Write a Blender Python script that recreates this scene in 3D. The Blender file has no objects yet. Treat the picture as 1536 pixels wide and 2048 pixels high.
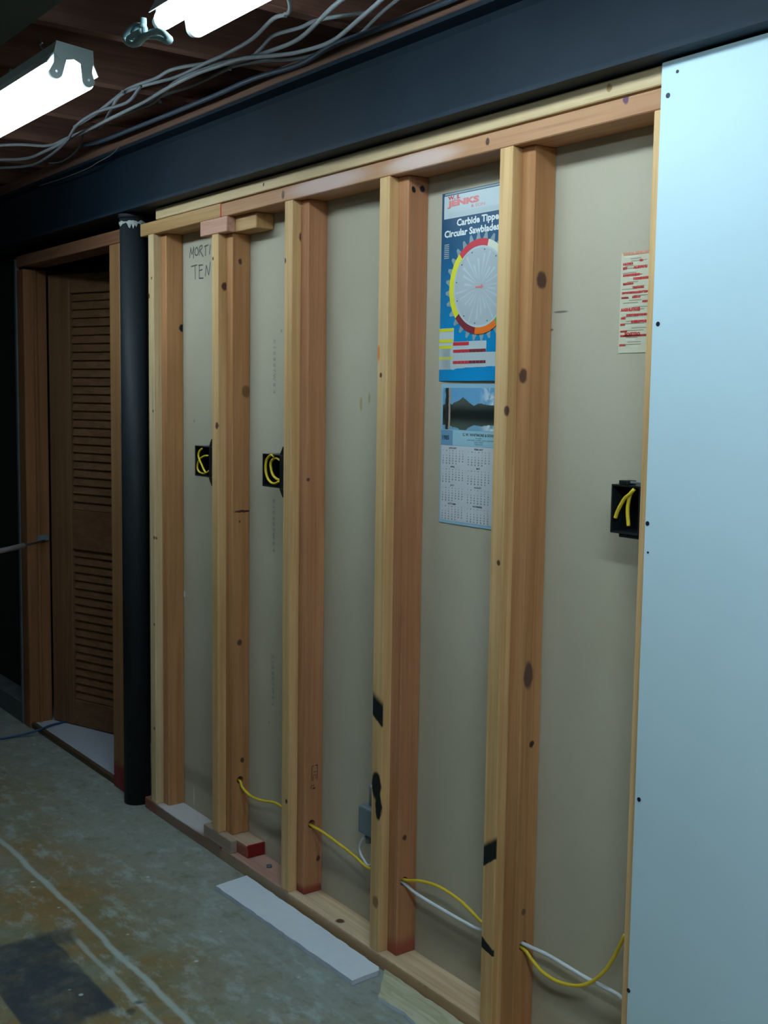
import bpy, bmesh, math, random
import numpy as np
from mathutils import Vector, Matrix
random.seed(7)
COL = bpy.context.scene.collection
SC = bpy.context.scene

# ------------------------------------------------------------------ camera
CAM = np.array([3.4367, -1.5969, 1.3857]); YAW, PITCH, ROLL, FPX = -0.9330, -0.0989, 0.0145, 2290.64
def cam_axes():
    cy, sy, cp, sp = math.cos(YAW), math.sin(YAW), math.cos(PITCH), math.sin(PITCH)
    f = np.array([cp*sy, cp*cy, sp]); r = np.array([cy, -sy, 0]); u = np.cross(r, f)
    c, s = math.cos(ROLL), math.sin(ROLL)
    return c*r+s*u, -s*r+c*u, f
RT, UP, FW = cam_axes()
cd = bpy.data.cameras.new('camera'); cam = bpy.data.objects.new('camera', cd); COL.objects.link(cam)
M = Matrix(((RT[0], UP[0], -FW[0], CAM[0]), (RT[1], UP[1], -FW[1], CAM[1]), (RT[2], UP[2], -FW[2], CAM[2]), (0, 0, 0, 1)))
cam.matrix_world = M
cd.sensor_fit = 'VERTICAL'; cd.sensor_height = 36; cd.sensor_width = 27; cd.lens = FPX*36/2048; cd.clip_start = .02
SC.camera = cam
SC.view_settings.view_transform = 'Standard'; SC.view_settings.look = 'None'
SC.view_settings.gamma = 1; SC.view_settings.use_curve_mapping = False
SC.view_settings.exposure = 0.0
w = bpy.data.worlds.new('world'); SC.world = w; w.use_nodes = True
w.node_tree.nodes['Background'].inputs[0].default_value = (.35, .5, .6, 1)
w.node_tree.nodes['Background'].inputs[1].default_value = .03
TUBE_E = 21.0; LIGHT_COL = (.71, .90, 1.0)

def ray(px, py): return FW + RT*(px-768)/FPX - UP*(py-1024)/FPX
def aty(px, py, y=0.): d = ray(px, py); return CAM + d*(y-CAM[1])/d[1]
def atz(px, py, z=0.): d = ray(px, py); return CAM + d*(z-CAM[2])/d[2]
def atx(px, py, x=0.): d = ray(px, py); return CAM + d*(x-CAM[0])/d[0]

# ------------------------------------------------------------------ node helpers
class NT:
    def __init__(s, name, rough=.6, spec=.4, metal=0):
        s.m = bpy.data.materials.new(name); s.m.use_nodes = True; s.t = s.m.node_tree
        s.b = s.t.nodes['Principled BSDF']; s.b.inputs['Roughness'].default_value = rough
        s.b.inputs['Metallic'].default_value = metal
        s.b.inputs['Specular IOR Level'].default_value = spec
        s.co = s.n('ShaderNodeTexCoord').outputs['Object']
    def n(s, ty, **k):
        x = s.t.nodes.new(ty)
        for a, v in k.items(): setattr(x, a, v)
        return x
    def l(s, a, b):
        if isinstance(a, bpy.types.NodeSocket): s.t.links.new(a, b)
        else:
            if b.type == 'RGBA' and len(a) == 3: a = (*a, 1)
            b.default_value = a
    def vm(s, op, a, b=None, scale=None):
        x = s.n('ShaderNodeVectorMath', operation=op); s.l(a, x.inputs[0])
        if b is not None: s.l(b, x.inputs[1])
        if scale is not None: x.inputs['Scale'].default_value = scale
        return x
    def ma(s, op, a, b=0., c=None, clamp=False):
        x = s.n('ShaderNodeMath', operation=op, use_clamp=clamp); s.l(a, x.inputs[0]); s.l(b, x.inputs[1])
        if c is not None: s.l(c, x.inputs[2])
        return x.outputs[0]
    def noise(s, scale, detail=3, vec=None, stretch=None, rough=.5, off=(0, 0, 0), dist=0):
        v = vec or s.co
        if stretch: v = s.vm('MULTIPLY', v, stretch).outputs[0]
        if any(off): v = s.vm('ADD', v, off).outputs[0]
        x = s.n('ShaderNodeTexNoise'); x.inputs['Scale'].default_value = scale; x.inputs['Detail'].default_value = detail
        x.inputs['Roughness'].default_value = rough; x.inputs['Distortion'].default_value = dist
        s.l(v, x.inputs['Vector']); return x.outputs['Fac']
    def ramp(s, f, a, b):            # 0..1 between a and b
        x = s.n('ShaderNodeMapRange'); x.interpolation_type = 'SMOOTHSTEP'
        s.l(f, x.inputs['Value']); x.inputs['From Min'].default_value = a; x.inputs['From Max'].default_value = b
        return x.outputs['Result']
    def mix(s, f, a, b):
        x = s.n('ShaderNodeMix', data_type='RGBA'); s.l(f, x.inputs['Factor']); s.l(a, x.inputs['A']); s.l(b, x.inputs['B'])
        return x.outputs['Result']
    def xyz(s):
        x = s.n('ShaderNodeSeparateXYZ'); s.l(s.co, x.inputs[0]); return x.outputs
    def bump(s, h, strength=.2, dist=.002):
        x = s.n('ShaderNodeBump'); x.inputs['Strength'].default_value = strength; x.inputs['Distance'].default_value = dist
        s.l(h, x.inputs['Height']); s.l(x.outputs[0], s.b.inputs['Normal'])
    def out(s, c): s.l(c, s.b.inputs['Base Color']); return s.m

def plain(name, c, rough=.5, metal=0, spec=.4, var=.12, scale=30, bump=0):
    t = NT(name, rough, spec, metal)
    f = t.noise(scale, 3)
    d = tuple(max(0, v*(1-var)) for v in c); e = tuple(min(1, v*(1+var)) for v in c)
    if bump: t.bump(f, bump)
    return t.out(t.mix(f, d, e))
def flat(name, c, rough=.6):
    m = bpy.data.materials.new(name); m.use_nodes = True; b = m.node_tree.nodes['Principled BSDF']
    b.inputs['Base Color'].default_value = (*c, 1); b.inputs['Roughness'].default_value = rough; return m

PINE = ((.72, .46, .22), (.56, .33, .135)); FIR = ((.52, .26, .115), (.40, .18, .07)); PINK = ((.62, .36, .26), (.48, .24, .16))
TAN = ((.55, .33, .15), (.42, .23, .09)); PALE = ((.70, .53, .32), (.57, .40, .21))
def wood(name, pal, axis=2, marks=(), rough=.62, seed=None, grain=1.):
    """marks: (centre, radii, colour, soft, box?) in world metres: knots, stains, spray paint, end paint"""
    seed = random.uniform(0, 50) if seed is None else seed
    t = NT(name, rough, .25)
    st = [38., 38., 38.]; st[axis] = 1.3
    a = t.noise(1.0, 5, stretch=tuple(st), off=(seed, seed*1.7, seed*.6), rough=.6, dist=.6)
    st2 = [150., 150., 150.]; st2[axis] = 3
    b = t.noise(1.0, 3, stretch=tuple(st2), off=(seed, seed, seed))
    c = t.noise(2.2, 2, off=(seed*2, seed, 0))
    col = t.mix(t.ramp(a, .32, .68), pal[0], pal[1])
    col = t.mix(t.ma('MULTIPLY', t.ramp(b, .5, .8), .45*grain), col, tuple(v*.62 for v in pal[1]))
    col = t.mix(t.ma('MULTIPLY', t.ramp(c, .45, .75), .35), col, tuple(v*.86 for v in pal[1]))
    wob = None
    for mk in marks:
        if mk[0] == 'quad':       # a skewed band across the front face
            _, xa, la, ha, xb, lb, hb, cl, soft = mk
            sx = t.n('ShaderNodeSeparateXYZ'); t.l(t.co, sx.inputs[0]); f = t.ma('DIVIDE', t.ma('SUBTRACT', sx.outputs[0], xa), xb-xa)
            lo_ = t.ma('MULTIPLY_ADD', f, lb-la, la); hi_ = t.ma('MULTIPLY_ADD', f, hb-ha, ha); zz_ = t.ma('ADD', sx.outputs[2], t.ma('MULTIPLY', t.ma('SUBTRACT', b, .5), .006))
            m = t.ma('MULTIPLY', t.ramp(t.ma('SUBTRACT', zz_, lo_), -soft*.3, soft*.3), t.ramp(t.ma('SUBTRACT', hi_, zz_), -soft, soft))
            m = t.ma('MULTIPLY', m, t.ramp(sx.outputs[1], .006, .002)); col = t.mix(m, col, cl); continue
        cen, rad, cl, soft, box = mk
        if wob is None:
            x = t.n('ShaderNodeTexNoise'); x.inputs['Scale'].default_value = 60; t.l(t.co, x.inputs['Vector'])
            wob = t.vm('SCALE', t.vm('SUBTRACT', x.outputs['Color'], (.5, .5, .5)).outputs[0], scale=.007).outputs[0]
        p = t.vm('SUBTRACT', t.co, tuple(cen)).outputs[0]
        if not box: p = t.vm('ADD', p, wob).outputs[0]
        p = t.vm('DIVIDE', p, tuple(rad)).outputs[0]
        if box:
            p = t.vm('ABSOLUTE', p).outputs[0]; sx = t.n('ShaderNodeSeparateXYZ'); t.l(p, sx.inputs[0])
            d = t.ma('MAXIMUM', t.ma('MAXIMUM', sx.outputs[0], sx.outputs[1]), sx.outputs[2])
        else: d = t.vm('LENGTH', p).outputs['Value']
        m = t.ramp(d, 1.0+soft, 1.0-soft)
        col = t.mix(m, col, cl)
    t.bump(b, .12, .0015)
    return t.out(col)
DARKKNOT = (.10, .045, .03); BLACKP = (.008, .012, .011)
def knot(c, r=.012, col=DARKKNOT, rz=1.25): return (c, (r, r, r*rz), col, .25, False)
RED = (.20, .038, .026)

# ------------------------------------------------------------------ mesh helpers
def link(name, me, mat, parent=None, smooth=False, label=None):
    o = bpy.data.objects.new(name, me); COL.objects.link(o)
    for m in (mat if isinstance(mat, (list, tuple)) else [mat]): me.materials.append(m)
    if parent is not None:
        o.parent = parent; o.matrix_parent_inverse = world_of(parent).inverted()
    if smooth:
        for p in me.polygons: p.use_smooth = True
    if label: o['label'] = label
    return o
def world_of(o):
    m = o.matrix_basis.copy()
    if o.parent: m = world_of(o.parent) @ o.matrix_parent_inverse @ m
    return m
def bm_box(bm, a, b, bev=0., rot=None, mi=0):
    lo = Vector([min(a[i], b[i]) for i in range(3)]); hi = Vector([max(a[i], b[i]) for i in range(3)])
    c = (lo+hi)/2; s = hi-lo
    g = bmesh.ops.create_cube(bm, size=1)['verts']
    bmesh.ops.scale(bm, vec=s, verts=g)
    if bev:
        ed = list({e for v in g for e in v.link_edges})
        g2 = bmesh.ops.bevel(bm, geom=ed, offset=bev, segments=1, affect='EDGES', profile=.5)
        g = list({v for f in g2['faces'] for v in f.verts} | {v for v in g if v.is_valid})
    if rot is not None: bmesh.ops.rotate(bm, cent=(0, 0, 0), matrix=rot, verts=g)
    bmesh.ops.translate(bm, vec=c, verts=g)
    if mi:
        for f in {f for v in g for f in v.link_faces}: f.material_index = mi
    return g
def done(bm, name):
    me = bpy.data.meshes.new(name); bm.to_mesh(me); bm.free(); return me
def box(name, a, b, mat, parent=None, bev=.0015, label=None, rot=None):
    bm = bmesh.new(); bm_box(bm, a, b, bev, rot); return link(name, done(bm, name), mat, parent, label=label)
def poly_prism(name, pts, axis, a0, a1, mat, parent=None, label=None):
    """extrude an outline along an axis; pts are the other two coordinates in order"""
    n = len(pts); vs = []
    for a in (a0, a1):
        for p in pts:
            v = list(p); v.insert(axis, a); vs.append(v)
    fs = [list(range(n))[::-1], [i+n for i in range(n)]] + [[i, (i+1) % n, (i+1) % n+n, i+n] for i in range(n)]
    me = bpy.data.meshes.new(name); me.from_pydata(vs, [], fs)
    bm = bmesh.new(); bm.from_mesh(me); bmesh.ops.recalc_face_normals(bm, faces=bm.faces); bm.to_mesh(me); bm.free()
    return link(name, me, mat, parent, label=label)
def smooth_path(P, k=6):
    P = [Vector(p) for p in P]
    if len(P) < 3: return P
    Q = [P[0]*2-P[1]] + P + [P[-1]*2-P[-2]]; out = []
    for i in range(1, len(Q)-2):
        a, b, c, d = Q[i-1:i+3]
        for j in range(k):
            t = j/k; out.append(.5*((2*b)+(c-a)*t+(2*a-5*b+4*c-d)*t*t+(3*b-a-3*c+d)*t**3))
    out.append(P[-1]); return out
def bm_tube(bm, P, r, seg=8, k=6, flatten=1., up=Vector((0, 0, 1)), smooth=True):
    P = smooth_path(P, k) if smooth else [Vector(p) for p in P]
    rings = []; prev = None
    for i, p in enumerate(P):
        t = (P[min(i+1, len(P)-1)]-P[max(i-1, 0)]).normalized()
        if prev is None:
            u = up if abs(t.dot(up)) < .95 else Vector((1, 0, 0))
            s = t.cross(u).normalized()
        else:
            s = (prev - t*prev.dot(t)).normalized()
        prev = s; q = t.cross(s)
        rings.append([bm.verts.new(p + s*math.cos(a)*r + q*math.sin(a)*r*flatten) for a in [2*math.pi*j/seg for j in range(seg)]])
    for A, B in zip(rings, rings[1:]):
        for j in range(seg): bm.faces.new((A[j], A[(j+1) % seg], B[(j+1) % seg], B[j]))
    bm.faces.new(rings[0][::-1]); bm.faces.new(rings[-1])
def tube(name, P, r, mat, parent=None, seg=8, k=6, flatten=1., label=None, smooth=True, up=Vector((0, 0, 1))):
    bm = bmesh.new(); bm_tube(bm, P, r, seg, k, flatten, smooth=smooth, up=up)
    bmesh.ops.recalc_face_normals(bm, faces=bm.faces)
    return link(name, done(bm, name), mat, parent, smooth=True, label=label)
def bm_cyl(bm, c, r, h, axis=2, seg=24, r2=None):
    g = bmesh.ops.create_cone(bm, cap_ends=True, segments=seg, radius1=r, radius2=r if r2 is None else r2, depth=h)['verts']
    if axis == 0: bmesh.ops.rotate(bm, cent=(0, 0, 0), matrix=Matrix.Rotation(math.pi/2, 3, 'Y'), verts=g)
    if axis == 1: bmesh.ops.rotate(bm, cent=(0, 0, 0), matrix=Matrix.Rotation(math.pi/2, 3, 'X'), verts=g)
    bmesh.ops.translate(bm, vec=c, verts=g); return g
def cyl(name, c, r, h, mat, parent=None, axis=2, seg=24, r2=None, label=None, smooth=True):
    bm = bmesh.new(); bm_cyl(bm, c, r, h, axis, seg, r2); o = link(name, done(bm, name), mat, parent, label=label)
    if smooth:
        for p in o.data.polygons: p.use_smooth = len(p.vertices) == 4
    return o
def thing(name, label, cat, loc, group=None, kind=None):
    o = bpy.data.objects.new(name, None); COL.objects.link(o); o.location = loc; o.empty_display_size = .05
    return tag(o, label, cat, group, kind)
def tag(o, label, cat=None, group=None, kind=None):
    if label: o['label'] = label
    if cat: o['category'] = cat
    if group: o['group'] = group
    if kind: o['kind'] = kind
    return o
def rebase(o, loc):      # give a single-mesh thing its origin at its base; vertices keep their places
    loc = Vector(loc); o.data.transform(Matrix.Translation(-loc)); o.location = loc; return o

# text on a plane facing -y ------------------------------------------------
def text_mesh(body, size, align='LEFT', sx=1., bold=0.):
    cu = bpy.data.curves.new('t', 'FONT'); cu.body = body; cu.size = size; cu.align_x = align; cu.offset = bold
    cu.resolution_u = 2
    o = bpy.data.objects.new('t', cu); COL.objects.link(o); bpy.context.view_layer.update()
    me = bpy.data.meshes.new_from_object(o.evaluated_get(bpy.context.evaluated_depsgraph_get()))
    bpy.data.objects.remove(o); bpy.data.curves.remove(cu)
    v = [(p.co.x*sx, p.co.y) for p in me.vertices]; f = [list(p.vertices) for p in me.polygons]
    bpy.data.meshes.remove(me); return v, f
class Print:
    """collects flat print (coloured shapes and letters) on a plane y = const facing -y"""
    def __init__(s): s.v = []; s.f = []; s.m = []
    def add(s, v, f, mi): b = len(s.v); s.v += v; s.f += [[i+b for i in q] for q in f]; s.m += [mi]*len(f)
    def rect(s, x0, z0, x1, z1, y, mi): s.add([(x0, y, z0), (x1, y, z0), (x1, y, z1), (x0, y, z1)], [[0, 1, 2, 3]], mi)
    def poly(s, P, y, mi): s.add([(p[0], y, p[1]) for p in P], [list(range(len(P)))], mi)
    def text(s, body, x, z, size, y, mi, align='LEFT', sx=1., bold=0., ang=0.):
        v, f = text_mesh(body, size, align, sx, bold); c, q = math.cos(ang), math.sin(ang)
        s.add([(x+a*c-b*q, y, z+a*q+b*c) for a, b in v], f, mi)
    def stroke(s, P, wd, y, mi):
        P = smooth_path([(p[0], 0, p[1]) for p in P], 4) if len(P) > 2 else [Vector((p[0], 0, p[1])) for p in P]
        vs = []
        for i, p in enumerate(P):
            t = (P[min(i+1, len(P)-1)]-P[max(i-1, 0)]).normalized(); n = Vector((-t.z, 0, t.x))*wd/2
            vs += [(p.x+n.x, y, p.z+n.z), (p.x-n.x, y, p.z-n.z)]
        s.add(vs, [[2*i, 2*i+1, 2*i+3, 2*i+2] for i in range(len(P)-1)], mi)
    def ring(s, cx, cz, r0, r1, a0, a1, y, mi, n=24):
        P = [math.radians(a0+(a1-a0)*i/n) for i in range(n+1)]
        vs = [(cx+r*math.cos(a), y, cz+r*math.sin(a)) for a in P for r in (r0, r1)]
        s.add(vs, [[2*i, 2*i+1, 2*i+3, 2*i+2] for i in range(n)], mi)
    def build(s, name, mats, parent, label=None):
        me = bpy.data.meshes.new(name); me.from_pydata(s.v, [], s.f)
        used = sorted(set(s.m)); me.polygons.foreach_set('material_index', [used.index(i) for i in s.m])
        bm = bmesh.new(); bm.from_mesh(me)
        for f in bm.faces:
            f.normal_update()
            if f.normal.y > 0: f.normal_flip()
        bm.to_mesh(me); bm.free()
        return link(name, me, [mats[i] for i in used], parent, label=label)

# ------------------------------------------------------------------ materials
t = NT('concrete_floor', .78, .25)
n1 = t.noise(1.6, 6, rough=.62); n2 = t.noise(5.5, 6, rough=.65, off=(3, 8, 0), stretch=(1, .55, 1)); n3 = t.noise(26, 4, rough=.7); n4 = t.noise(140, 2)
X, Yc, Z = t.xyz()
big = t.noise(1.15, 5, off=(6, 3, 0), rough=.6); sm = t.noise(13, 6, off=(7, 2, 0), rough=.72, stretch=(.8, 1.3, 1))
col = t.mix(t.ramp(n2, .36, .60), (.20, .215, .150), (.19, .155, .07))
col = t.mix(t.ma('MULTIPLY', t.ramp(t.noise(2.6, 6, off=(9, 1, 0), rough=.65), .45, .60), .85), col, (.245, .155, .055))
near = t.ma('MULTIPLY', t.ramp(t.ma('ADD', Yc, t.ma('MULTIPLY', t.ma('SUBTRACT', n1, .5), .55)), -.46, -.10), .8)
col = t.mix(near, col, (.27, .30, .275))
col = t.mix(t.ma('MULTIPLY', t.ramp(big, .50, .64), .5), col, (.25, .285, .265))
col = t.mix(t.ma('MULTIPLY', t.ramp(sm, .50, .66), .5), col, (.36, .43, .42))
col = t.mix(t.ma('MULTIPLY', t.ramp(sm, .46, .33), .45), col, (.13, .125, .075))
blot = t.noise(6, 5, off=(1, 5, 0), stretch=(.7, 1.5, 1), rough=.7)
col = t.mix(t.ma('MULTIPLY', t.ramp(blot, .56, .68), .55), col, (.37, .45, .45))
col = t.mix(t.ma('MULTIPLY', t.ramp(n3, .45, .75), .4), col, (.12, .12, .09))
wobx = t.ma('MULTIPLY', t.ma('SUBTRACT', t.noise(7, 4, off=(2, 2, 0)), .5), .028)
def line(y0, wdt, strength, x0=-9, x1=9):
    global col
    d = t.ma('ABSOLUTE', t.ma('SUBTRACT', t.ma('ADD', Yc, wobx), y0))
    m = t.ramp(d, wdt, wdt*.25)
    m = t.ma('MULTIPLY', m, t.ma('MULTIPLY', t.ramp(X, x0, x0+.1), t.ramp(X, x1, x1-.1)))
    m = t.ma('MULTIPLY', m, t.ma('ADD', .45, t.ma('MULTIPLY', n2, .9)))
    col = t.mix(t.ma('MULTIPLY', m, strength, clamp=True), col, (.42, .50, .49))
line(-.49, .013, .75); line(-.549, .011, .55, .66, 1.4); line(-.183, .008, .12, .3, 2.2)
# worn black patch with its own outline
pn = t.ma('MULTIPLY', t.ma('SUBTRACT', t.noise(14, 4), .5), .05)
px_ = t.ma('ADD', X, pn); py_ = t.ma('ADD', Yc, pn)
m = t.ma('MULTIPLY', t.ramp(px_, .64, .67), t.ramp(px_, 1.125, 1.09))
m = t.ma('MULTIPLY', m, t.ma('MULTIPLY', t.ramp(t.ma('ADD', Yc, t.ma('MULTIPLY', pn, .3)), -.588, -.598), t.ramp(Yc, -.80, -.792)))
m2 = t.ma('MULTIPLY', t.ma('MULTIPLY', t.ramp(px_, .63, .66), t.ramp(px_, .76, .72)), t.ma('MULTIPLY', t.ramp(py_, -.53, -.56), t.ramp(py_, -.66, -.62)))
m = t.ma('MAXIMUM', m, t.ma('MULTIPLY', m2, .7))
m = t.ma('MULTIPLY', m, t.ma('ADD', .55, t.ma('MULTIPLY', t.ramp(t.noise(8, 6, rough=.7, off=(4, 4, 0)), .3, .6), .42)))
col = t.mix(m, col, (.035, .048, .06))
for sx, sy, sr in ((1.105, -.545, .012), (1.125, -.575, .014)):
    p = t.vm('LENGTH', t.vm('SUBTRACT', t.co, (sx, sy, 0)).outputs[0]).outputs['Value']
    col = t.mix(t.ma('MULTIPLY', t.ramp(t.ma('ADD', p, pn), sr*1.4, sr*.5), .8), col, (.05, .06, .055))
vo = t.n('ShaderNodeTexVoronoi'); vo.inputs['Scale'].default_value = 9; t.l(t.co, vo.inputs['Vector'])
col = t.mix(t.ma('MULTIPLY', t.ramp(vo.outputs['Distance'], .07, .03), .6), col, (.62, .68, .66))
t.bump(t.ma('ADD', n3, t.ma('MULTIPLY', n4, .4)), .25, .002)
FLOOR = t.out(col)

t = NT('drywall_face', .62, .3)
n = t.noise(900, 2); t.bump(n, .08, .0004)
DRYWALL = t.out(t.mix(t.noise(3, 3), (.575, .76, .84), (.61, .79, .87)))
t = NT('drywall_scrap_face', .75, .2)
DRYSCRAP = t.out(t.mix(t.noise(40, 3), (.58, .66, .74), (.68, .75, .81)))
t = NT('drywall_back_paper', .85, .15)
X, Yc, Z = t.xyz()
n = t.noise(2.0, 4); nn = t.noise(70, 3)
col = t.mix(t.ramp(n, .3, .7), (.455, .405, .30), (.50, .45, .345))
col = t.mix(t.ma('MULTIPLY', t.ramp(nn, .5, .8), .12), col, (.36, .33, .25))
col = t.mix(t.ma('MULTIPLY', t.ramp(t.noise(1.1, 3, off=(5, 0, 2)), .5, .75), .35), col, (.45, .40, .28))
band = t.ma('ABSOLUTE', t.ma('SUBTRACT', t.ma('ADD', Z, t.ma('MULTIPLY', n, .08)), .175))     # shadow band painted low on the paper
col = t.mix(t.ma('MULTIPLY', t.ramp(band, .045, .01), .45), col, (.22, .19, .145))
vo = t.n('ShaderNodeTexVoronoi'); vo.inputs['Scale'].default_value = 7; t.l(t.co, vo.inputs['Vector'])
col = t.mix(t.ma('MULTIPLY', t.ramp(vo.outputs['Distance'], .045, .02), .55), col, (.2, .17, .12))
for c, r, cl in (((1.76, .084, 1.565), (.022, .05, .0025), (.12, .11, .10)), ((1.73, .084, 1.53), (.012, .05, .003), (.2, .07, .05)), ((1.065, .084, 1.37), (.006, .05, .02), (.40, .30, .12)), ((1.10, .084, 1.385), (.005, .05, .016), (.40, .30, .12)),
                 ((.05+.03, .084, .74), (.008, .05, .012), (.8, .82, .8)), ((.145, .084, .08), (.006, .05, .035), (.62, .60, .52))):
    d = t.vm('LENGTH', t.vm('DIVIDE', t.vm('SUBTRACT', t.co, c).outputs[0], r).outputs[0]).outputs['Value']
    col = t.mix(t.ma('MULTIPLY', t.ramp(d, 1.2, .6), .8), col, cl)
t.bump(nn, .1, .0008)
BOARD = t.out(col)

STEEL = None
t = NT('painted_beam_steel', .6, .2)
n = t.noise(4, 5, off=(3, 3, 3))
col = t.mix(t.ramp(n, .3, .7), (.006, .0155, .0265), (.010, .0215, .034))
t.bump(t.noise(60, 3), .12, .001)
STEEL = t.out(col)
COLUMN = plain('painted_column_steel', (.012, .017, .021), .6, .0, .3, .2, 8)
BLACKPL = plain('black_box_plastic', (.010, .012, .013), .35, 0, .5)
YEL = plain('yellow_cable_jacket', (.70, .50, .03), .4)
WHTC = plain('white_cable_jacket', (.62, .66, .70), .45)
GRYC = plain('grey_cable_jacket', (.20, .215, .225), .55)
GRYC2 = plain('dusty_cable_jacket', (.12, .13, .14), .65)
CONDUIT = plain('dark_conduit', (.05, .07, .095), .5)
GALV = plain('galvanised_metal', (.30, .35, .37), .4, .7)
BOXG = plain('grey_painted_metal', (.17, .22, .25), .5, .2)
CHROME = plain('polished_tube_metal', (.80, .85, .90), .38, .8)
SCREWM = plain('black_screw', (.02, .025, .05), .45, .4)
PLASTER = plain('plaster_residue', (.40, .42, .41), .9, 0, .2, .3, 90, .4)
ENAMEL = plain('white_enamel', (.42, .50, .50), .35, 0, .5, .04)
REFLECT = plain('reflector_enamel', (.85, .88, .88), .3, 0, .5, .03)
HOLDER = plain('lamp_holder_plastic', (.40, .46, .45), .35)
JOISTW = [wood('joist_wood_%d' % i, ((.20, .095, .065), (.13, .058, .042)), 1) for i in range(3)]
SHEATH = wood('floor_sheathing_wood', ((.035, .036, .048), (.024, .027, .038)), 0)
DUCTM = plain('duct_metal', (.055, .075, .070), .55, .2, .3, .15, 6)
CARPET = plain('speckled_vinyl', (.42, .44, .50), .8, 0, .2, .35, 220)
BLUEC = plain('blue_cord_jacket', (.015, .07, .20), .45)
DARKW = plain('black_void_wall', (.010, .014, .015), .8)  # black colour stands in for the dark beyond the door frame
CONC = plain('concrete_wall', (.30, .31, .30), .85, 0, .2, .2, 5)
PAPERW = flat('white_paper', (.62, .66, .66), .55)
def tube_glow(k=1.):
    m = bpy.data.materials.new('fluorescent_glow'); m.use_nodes = True; b = m.node_tree.nodes['Principled BSDF']
    b.inputs['Base Color'].default_value = (.9, .9, .9, 1)
    b.inputs['Emission Color'].default_value = (*LIGHT_COL, 1); b.inputs['Emission Strength'].default_value = TUBE_E*k; return m
GLOW = tube_glow(); FILL_GLOW = tube_glow(3.0)  # second, brighter glow is for the added fill fixture

# ------------------------------------------------------------------ room shell
def struct(o, label=None): o['kind'] = 'structure'; (o.__setitem__('label', label) if label else None); return o
struct(box('floor', (-4.5, -3.6, -.1), (5.2, .097, 0), FLOOR, bev=0), 'stained concrete slab with olive blotches, pale lines and a worn black patch')
ZC = 2.445
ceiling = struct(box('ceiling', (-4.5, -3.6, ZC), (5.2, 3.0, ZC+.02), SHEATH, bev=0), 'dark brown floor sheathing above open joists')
jb = bmesh.new(); bm_box(jb, (-.019, -3.58, 2.212), (.019, 2.98, ZC-.0005), .002); jm = done(jb, 'joist')
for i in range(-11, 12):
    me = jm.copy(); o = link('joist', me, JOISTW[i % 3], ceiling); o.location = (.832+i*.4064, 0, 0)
struct(box('wall_left', (-4.6, -3.6, 0), (-4.5, 3.0, ZC), CONC, bev=0), 'grey concrete basement wall')
struct(box('wall_back', (-4.6, -3.7, 0), (5.3, -3.6, ZC), CONC, bev=0), 'grey concrete wall behind the viewer')
struct(box('wall_end', (5.2, -3.6, 0), (5.3, 3.0, ZC), CONC, bev=0), 'grey concrete wall at the near end')
struct(box('wall_far', (-4.6, 3.0, 0), (5.3, 3.1, ZC), DARKW, bev=0), 'dark far wall of the room behind the partition')
o = struct(box('trim_1', (-4.4, -.05, 2.1735), (5.1, .05, 2.2105), wood('sill_wood', ((.19, .10, .065), (.14, .07, .05)), 0), bev=.002), 'reddish wooden sill plate lying on top of the dark steel beam')

# ------------------------------------------------------------------ stud wall
X0 = [0.0, .428, .8285, 1.2469, 1.6584, 2.0565]; SW = .0385; D1 = .0257; DB = .0838; ZP = .0365; ZT = 1.892
wall = thing('wall_right', 'open framed stud wall with paper-backed drywall behind the studs', None, (1.0, .04, 0), kind='structure')
box('backing_board', (-.03, DB, .002), (5.15, DB+.0127, 1.966), BOARD, wall, 0, label='tan paper back of the drywall seen between studs')

strip_marks = {
 0: [knot((.024, 0, 1.755), .004), knot((.004, 0, 1.70), .006), knot((.03, .004, 1.335), .006), knot((.033, .004, .925), .006), knot((.03, .004, .64), .006), knot((.027, .004, .29), .006)],
 1: [knot((.462, .02, 1.70), .010), knot((.458, .0, 1.30), .008), knot((.436, 0, 1.78), .004)],
 2: [knot((.832, 0, 1.74), .006), knot((.865, .03, 1.80), .010), knot((.855, 0, .29), .005)],
 3: [((1.252, 0, 1.49), (.006, .02, .018), (.75, .22, .04), .3, False), knot((1.262, 0, 1.44), .005),
     ('quad', 1.2469, .624, .678, 1.2849, .602, .662, BLACKP, .012),
     ((1.267, -.002, .452), (.019, .010, .036), BLACKP, .15, False), ((1.276, -.002, .402), (.012, .010, .034), BLACKP, .15, False), knot((1.27, 0, .16), .012, (.28, .15, .07))],
 4: [knot((float(aty(a_, b_, 0)[0]), 0, float(aty(a_, b_, 0)[2])), c_) for a_, b_, c_ in ((1014, 822, .0095), (1014, 932, .0035), (1011, 1097, .0065), (997, 1125, .005), (1021, 1157, .004))] + [
     ('quad', 1.6584, .386, .434, 1.6964, .414, .460, BLACKP, .008), ('quad', 1.6584, .205, .231, 1.688, .199, .216, BLACKP, .003)],
 5: []}
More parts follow.
